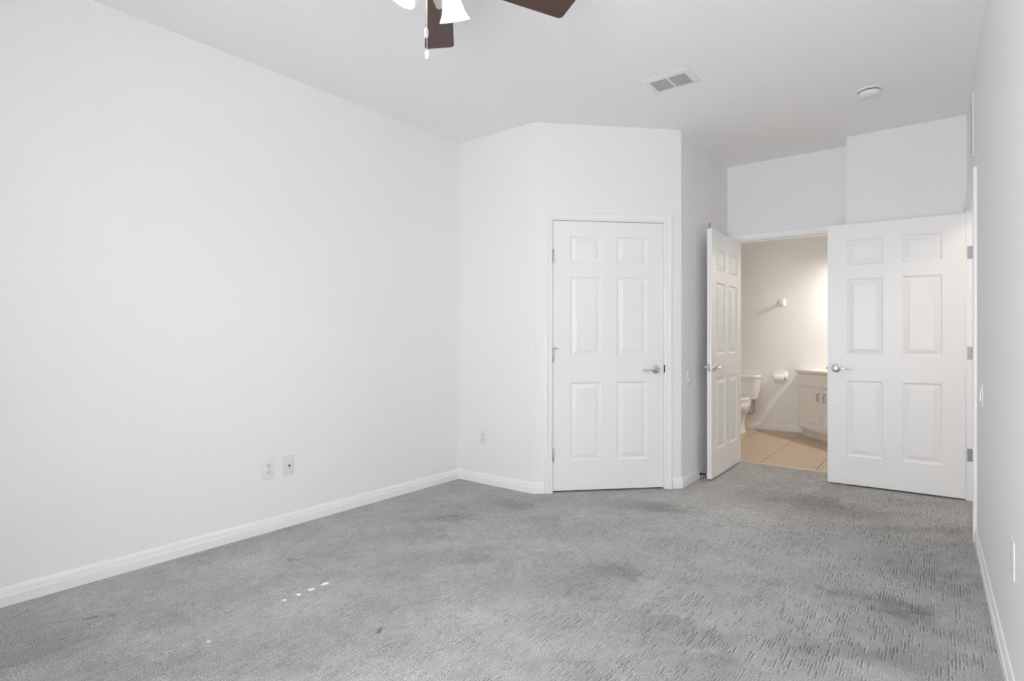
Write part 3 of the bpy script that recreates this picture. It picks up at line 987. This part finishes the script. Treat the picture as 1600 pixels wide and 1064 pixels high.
# added opaque blind, slots placed to throw sun spots on the carpet
ox, oz = (VX0 + VX1) / 2, VZ0
slots = {}
t50 = math.tan(R(50))
for sx_, sy_, ln in ((-2.268, 1.348, .018), (-2.272, 1.416, .018), (-2.276, 1.480, .026), (-2.282, 1.552, .032), (-2.193, .991, .012)):
    zc = (sy_ - (YR - .015)) * t50 - oz
    slots.setdefault(-2.275 if sx_ < -2.25 else -2.193, []).append((zc - ln * t50 / 2, zc + ln * t50 / 2))
m = MB()
xe = -ww / 2 + .003
hw_ = .009
for sx_ in sorted(slots):
    a = sx_ - ox
    m.box((xe, .043, .004), (a - hw_, .047, wh - .004))
    z0 = .004
    for q0, q1 in sorted(slots[sx_]):
        m.box((a - hw_, .043, z0), (a + hw_, .047, q0)); z0 = q1
    m.box((a - hw_, .043, z0), (a + hw_, .047, wh - .004))
    xe = a + hw_
m.box((xe, .043, .004), (ww / 2 - .003, .047, wh - .004))
m.build('added_slotted_blind', M_frame, added_win)

# ------------------------------------------------------------------ ceiling fan
FX, FY = -1.425, 1.443
ZB = 2.470
fan = empty('ceiling_fan', (FX, FY, H), 0, 'ceiling fan with dark walnut blades and lit frosted glass shades', 'ceiling fan')
MB().lathe([(.075, -.0005), (.075, -.012), (.055, -.05), (.025, -.06)], 32).build('canopy', M_brass, fan)
MB().lathe([(.013, -.055), (.013, -.125)], 18).build('downrod', M_brass, fan)
MB().lathe([(.03, -.115), (.09, -.128), (.115, -.15), (.12, -.19), (.115, -.225), (.095, -.245), (.05, -.255)], 40).build('motor_housing', M_brass, fan)
BA0 = 97.34 + 37.23
RB = .543
for k_ in range(5):
    a = BA0 - 72 * k_
    mm = RZ(a) @ T(0, 0, ZB - H) @ RX(-7.75)
    # blade outline in local x (outwards), y (width)
    pts = []
    r_in, r_out, w_in, w_out, rc = .175, RB, .050, .0655, .018
    for cx_, cy_, a0 in ((r_out - rc, w_out - rc, 90), (r_out - rc, -(w_out - rc), 0)):
        seq = range(0, 91, 15)
        for q in seq:
            ang = R(a0 - q)
            pts.append((cx_ + rc * math.cos(ang), cy_ + rc * math.sin(ang)))
    pts += [(r_in, -w_in), (r_in - .01, 0), (r_in, w_in)]
    m = MB().prism([(x, y) for x, y in pts], -.004, .003)
    b = m.build('blade', M_wood, fan)
    b.matrix_basis = mm
    m = MB()
    m.tube([(.085, 0, .016), (.12, 0, .006), (.16, 0, -.008)], [.012, .010, .010], 10, flat=.5)
    m.prism([(.15, -.03), (.225, -.012), (.235, 0), (.225, .012), (.15, .03)], -.008, -.0042)
    m.build('blade_bracket', M_brass, b)
lk = MB().lathe([(.045, -.253), (.055, -.262), (.058, -.275), (.050, -.290), (.03, -.298), (.012, -.301), (0, -.302)], 32).build('light_kit', M_brass, fan)
SHADES = []
for k_ in range(3):
    a = 72 + 37.23 + 120 * k_
    tilt = 28
    base = T(.080 * math.cos(R(a)), .080 * math.sin(R(a)), -.272) @ RZ(a) @ RY(-tilt)
    m = MB().tube([Vector((.045 * math.cos(R(a)), .045 * math.sin(R(a)), -.275)), base @ Vector((0, 0, .006)), base @ Vector((0, 0, -.008))], [.012, .015, .017], 10)
    m.build('shade_arm', M_brass, lk)
    s = MB().lathe([(.020, .0), (.026, -.010), (.032, -.035), (.036, -.065), (.044, -.095), (.058, -.122), (.060, -.124), (.057, -.122), (.042, -.094), (.034, -.065), (.029, -.034), (.018, -.006)], 32, cap0=True, cap1=False).build('lamp_shade', M_shade, fan)
    s.matrix_basis = base
    bl = bpy.data.lights.new('fan_bulb', 'POINT'); bl.energy = FAN_W; bl.shadow_soft_size = .02; bl.color = (1, .93, .84)
    q = bpy.data.objects.new('fan_bulb', bl); q.location = (0, 0, -.075); col.objects.link(q); q.parent = s
# pull chains with fobs
cx0 = (-.304 + .24); # offset of the chains from the hub across the view
rx, ry = math.cos(R(37.23)), math.sin(R(37.23))
fx_, fy_ = -ry, rx
for (dx, dz, zf) in ((-.041, -.035, 2.240), (-.037, -.047, 2.155)):
    px, py = dx * rx + dz * fx_, dx * ry + dz * fy_
    zt = zf - H
    ch = MB().tube([(px, py, -.285), (px, py, zt)], .0012, 6)
    n = int((-.285 - zt) / .006)
    for q in range(n):
        ch.lathe([(0, -.0018), (.0018, 0), (0, .0018)], 6, T(px, py, -.287 - q * .006))
    c_ = ch.build('pull_chain', M_chrome, fan)
    MB().lathe([(0, .001), (.003, 0), (.0075, -.006), (.0085, -.016), (.008, -.028), (.0045, -.034), (0, -.035)], 16, T(px, py, zt)).build('fob', M_fob, c_)

# ------------------------------------------------------------------ ceiling vent
vt = empty('ceiling_vent', (-1.312, 3.360, H), 0, 'white ceiling air vent with two rows of angled slats', 'vent')
hw, hh = .146, .112
iw, ih = .112, .078
m = MB()
m.loft([[(-hw, -hh, -.0005), (hw, -hh, -.0005), (hw, hh, -.0005), (-hw, hh, -.0005)], [(-hw, -hh, -.004), (hw, -hh, -.004), (hw, hh, -.004), (-hw, hh, -.004)],
        [(-iw, -ih, -.012), (iw, -ih, -.012), (iw, ih, -.012), (-iw, ih, -.012)], [(-iw, -ih, -.002), (iw, -ih, -.002), (iw, ih, -.002), (-iw, ih, -.002)]], cap0=False, cap1=False, smooth=False)
m.build('frame', M_vent, vt)
MB().box((-iw, -ih, -.0016), (iw, ih, -.0006)).build('duct_opening', M_duct, vt)
MB().box((-.007, -ih, -.0115), (.007, ih, -.002)).build('divider', M_vent, vt)
for sx in (-1, 1):
    xa, xb_ = (.007, iw) if sx > 0 else (-iw, -.007)
    for k_ in range(6):
        yy = -ih + .014 + k_ * .0256
        MB().box((xa, -.0090, -.0006), (xb_, .0090, .0006), T(0, yy, -.0070) @ RX(-24 + k_ * 3)).build('slat', M_slat, vt)

# ------------------------------------------------------------------ smoke detector
sd = empty('smoke_detector', (-.346, 4.246, H), 0, 'round white smoke detector on the ceiling', 'smoke detector')
MB().lathe([(.072, -.0005), (.072, -.010), (.069, -.013)], 40).build('base', M_plas, sd)
MB().lathe([(.056, -.0125), (.056, -.0205)], 40).build('sensor_slot', M_duct, sd)
MB().lathe([(.058, -.0195), (.063, -.0205), (.061, -.032), (.052, -.043), (.030, -.048), (0, -.049)], 40).build('cover', M_plas, sd)
MB().lathe([(.013, -.047), (.013, -.051), (.010, -.053), (0, -.053)], 20, T(-.01, -.022, 0)).build('test_button', M_ivory, sd)


# ------------------------------------------------------------------ wall plates; local frame: plate in x-z, y = 0 on the wall, -y to the room
def plate_base(m, w=.070, h=.115, d=.0062):
    e = .006
    m.loft([[(-w / 2, -.0003, -h / 2), (w / 2, -.0003, -h / 2), (w / 2, -.0003, h / 2), (-w / 2, -.0003, h / 2)],
            [(-w / 2, -.003, -h / 2), (w / 2, -.003, -h / 2), (w / 2, -.003, h / 2), (-w / 2, -.003, h / 2)],
            [(-w / 2 + e, -d, -h / 2 + e), (w / 2 - e, -d, -h / 2 + e), (w / 2 - e, -d, h / 2 - e), (-w / 2 + e, -d, h / 2 - e)]], smooth=False)


def outlet(loc, rz, label, group=None):
    r = empty('electrical_outlet', loc, rz, label, 'outlet', group)
    m = MB(); plate_base(m); m.build('cover_plate', M_plas, r)
    for s in (-1, 1):
        m = MB()
        pts = [(.0172 * math.cos(R(a)), max(-.0135, min(.0135, .0172 * math.sin(R(a))))) for a in range(0, 360, 12)]
        m.loft([[(x, -.006, z + s * .0195) for x, z in pts], [(x, -.0082, z + s * .0195) for x, z in pts]], smooth=False)
        f = m.build('socket', M_ivory, r)
        m = MB()
        m.box((-.0075, -.0088, s * .0195 - .001), (-.0055, -.008, s * .0195 + .0075))
        m.box((.0055, -.0088, s * .0195 - .000), (.0075, -.008, s * .0195 + .0065))
        m.lathe([(.0026, 0), (.0026, .0008)], 10, T(0, -.008, s * .0195 - .0065) @ RX(90))
        m.build('slots', M_dark, f)
    MB().lathe([(.003, 0), (.0025, .001), (0, .0012)], 12, T(0, -.0062, 0) @ RX(90)).build('screw', M_nickel, r)
    return r


al = math.atan2(3.84, .077)                  # direction of the left wall
outlet((xl(1.768), 1.768, .372), al, 'white duplex outlet low on the long blank wall, beside a cable plate')
cp = empty('cable_plate', (xl(1.897), 1.897, .372), al, 'ivory cable wall plate with one black jack beside the duplex outlet', 'wall plate')
m = MB(); plate_base(m); m.build('cover_plate', M_ivory, cp)
MB().lathe([(.0062, 0), (.0062, .002), (.0045, .0025), (.0045, .008), (0, .008)], 14, T(0, -.006, -.002) @ RX(90)).build('jack', M_dark, cp)
outlet((-2.860, 3.39, .370), 0, 'white outlet low on the short wall by the closet corner')


def switch(loc, rz, label):
    r = empty('light_switch', loc, rz, label, 'light switch')
    m = MB(); plate_base(m); m.build('cover_plate', M_plas, r)
    MB().box((-.016, -.0075, -.033), (.016, -.006, .033)).build('rocker_frame', M_ivory, r)
    m = MB(); m.loft([[(-.0135, -.0075, -.030), (.0135, -.0075, -.030), (.0135, -.0075, .030), (-.0135, -.0075, .030)], [(-.0125, -.0125, -.029), (.0125, -.0125, -.029), (.0125, -.009, .029), (-.0125, -.009, .029)]], smooth=False)
    m.build('rocker', M_plas, r)
    return r


switch((P[3][0], 4.341, .832), R(90), 'white light switch on the shaded wall between the closet and bathroom doors')
ar = math.atan2(dR.y, dR.x)
switch((xr(3.66), 3.66, .862), ar, 'white light switch beside the entry door casing')
r = empty('blank_plate', (xr(2.37), 2.37, .447), ar, 'white wall plate low on the wall above the baseboard near the entry', 'wall plate')
m = MB(); plate_base(m, .072, .122, .0052); m.build('cover_plate', M_plas, r)
for s in (-1, 1):
    MB().lathe([(.003, 0), (.0025, .001), (0, .0012)], 12, T(0, -.0052, s * .042) @ RX(90)).build('screw', M_plas, r)

# return-air grille high on the right wall, above the entry doorway
wg = empty('wall_grille', (xr(4.43), 4.43, 2.424), ar, 'slim white air grille high above the entry doorway', 'vent')
m = MB()
gw, gh = .10, .189
for a, b in (((-gw, -.008, -gh), (-gw + .022, -.0004, gh)), ((gw - .022, -.008, -gh), (gw, -.0004, gh)), ((-gw + .022, -.008, -gh), (gw - .022, -.0004, -gh + .022)), ((-gw + .022, -.008, gh - .022), (gw - .022, -.0004, gh))):
    m.box(a, b)
m.build('frame', M_vent, wg)
MB().box((-gw + .022, -.0015, -gh + .022), (gw - .022, -.0004, gh - .022)).build('duct_opening', M_duct, wg)
for k_ in range(12):
    MB().box((-gw + .022, -.003, -.0007), (gw - .022, .003, .0007), T(0, -.0045, -gh + .036 + k_ * .0274) @ RX(35)).build('slat', M_vent, wg)

# door stop on the baseboard behind the bathroom door
ds = empty('door_stop', (P[3][0] + .0137, 4.588, .036), 0, 'dark spring door stop with a white tip on the baseboard behind the open bathroom door', 'door stop')
MB().lathe([(.012, 0), (.012, .004), (.007, .008)], 18, RY(90)).build('base', M_blackmetal, ds)
pts = [(.007 + .045 * i / 110, .0055 * math.cos(i * 2 * PI / 10), .0055 * math.sin(i * 2 * PI / 10)) for i in range(111)]
MB().tube(pts, .0013, 6).build('spring', M_blackmetal, ds)
MB().lathe([(.007, .050), (.0085, .053), (.0085, .062), (.006, .066), (0, .066)], 16, RY(90)).build('tip', M_rubber, ds)
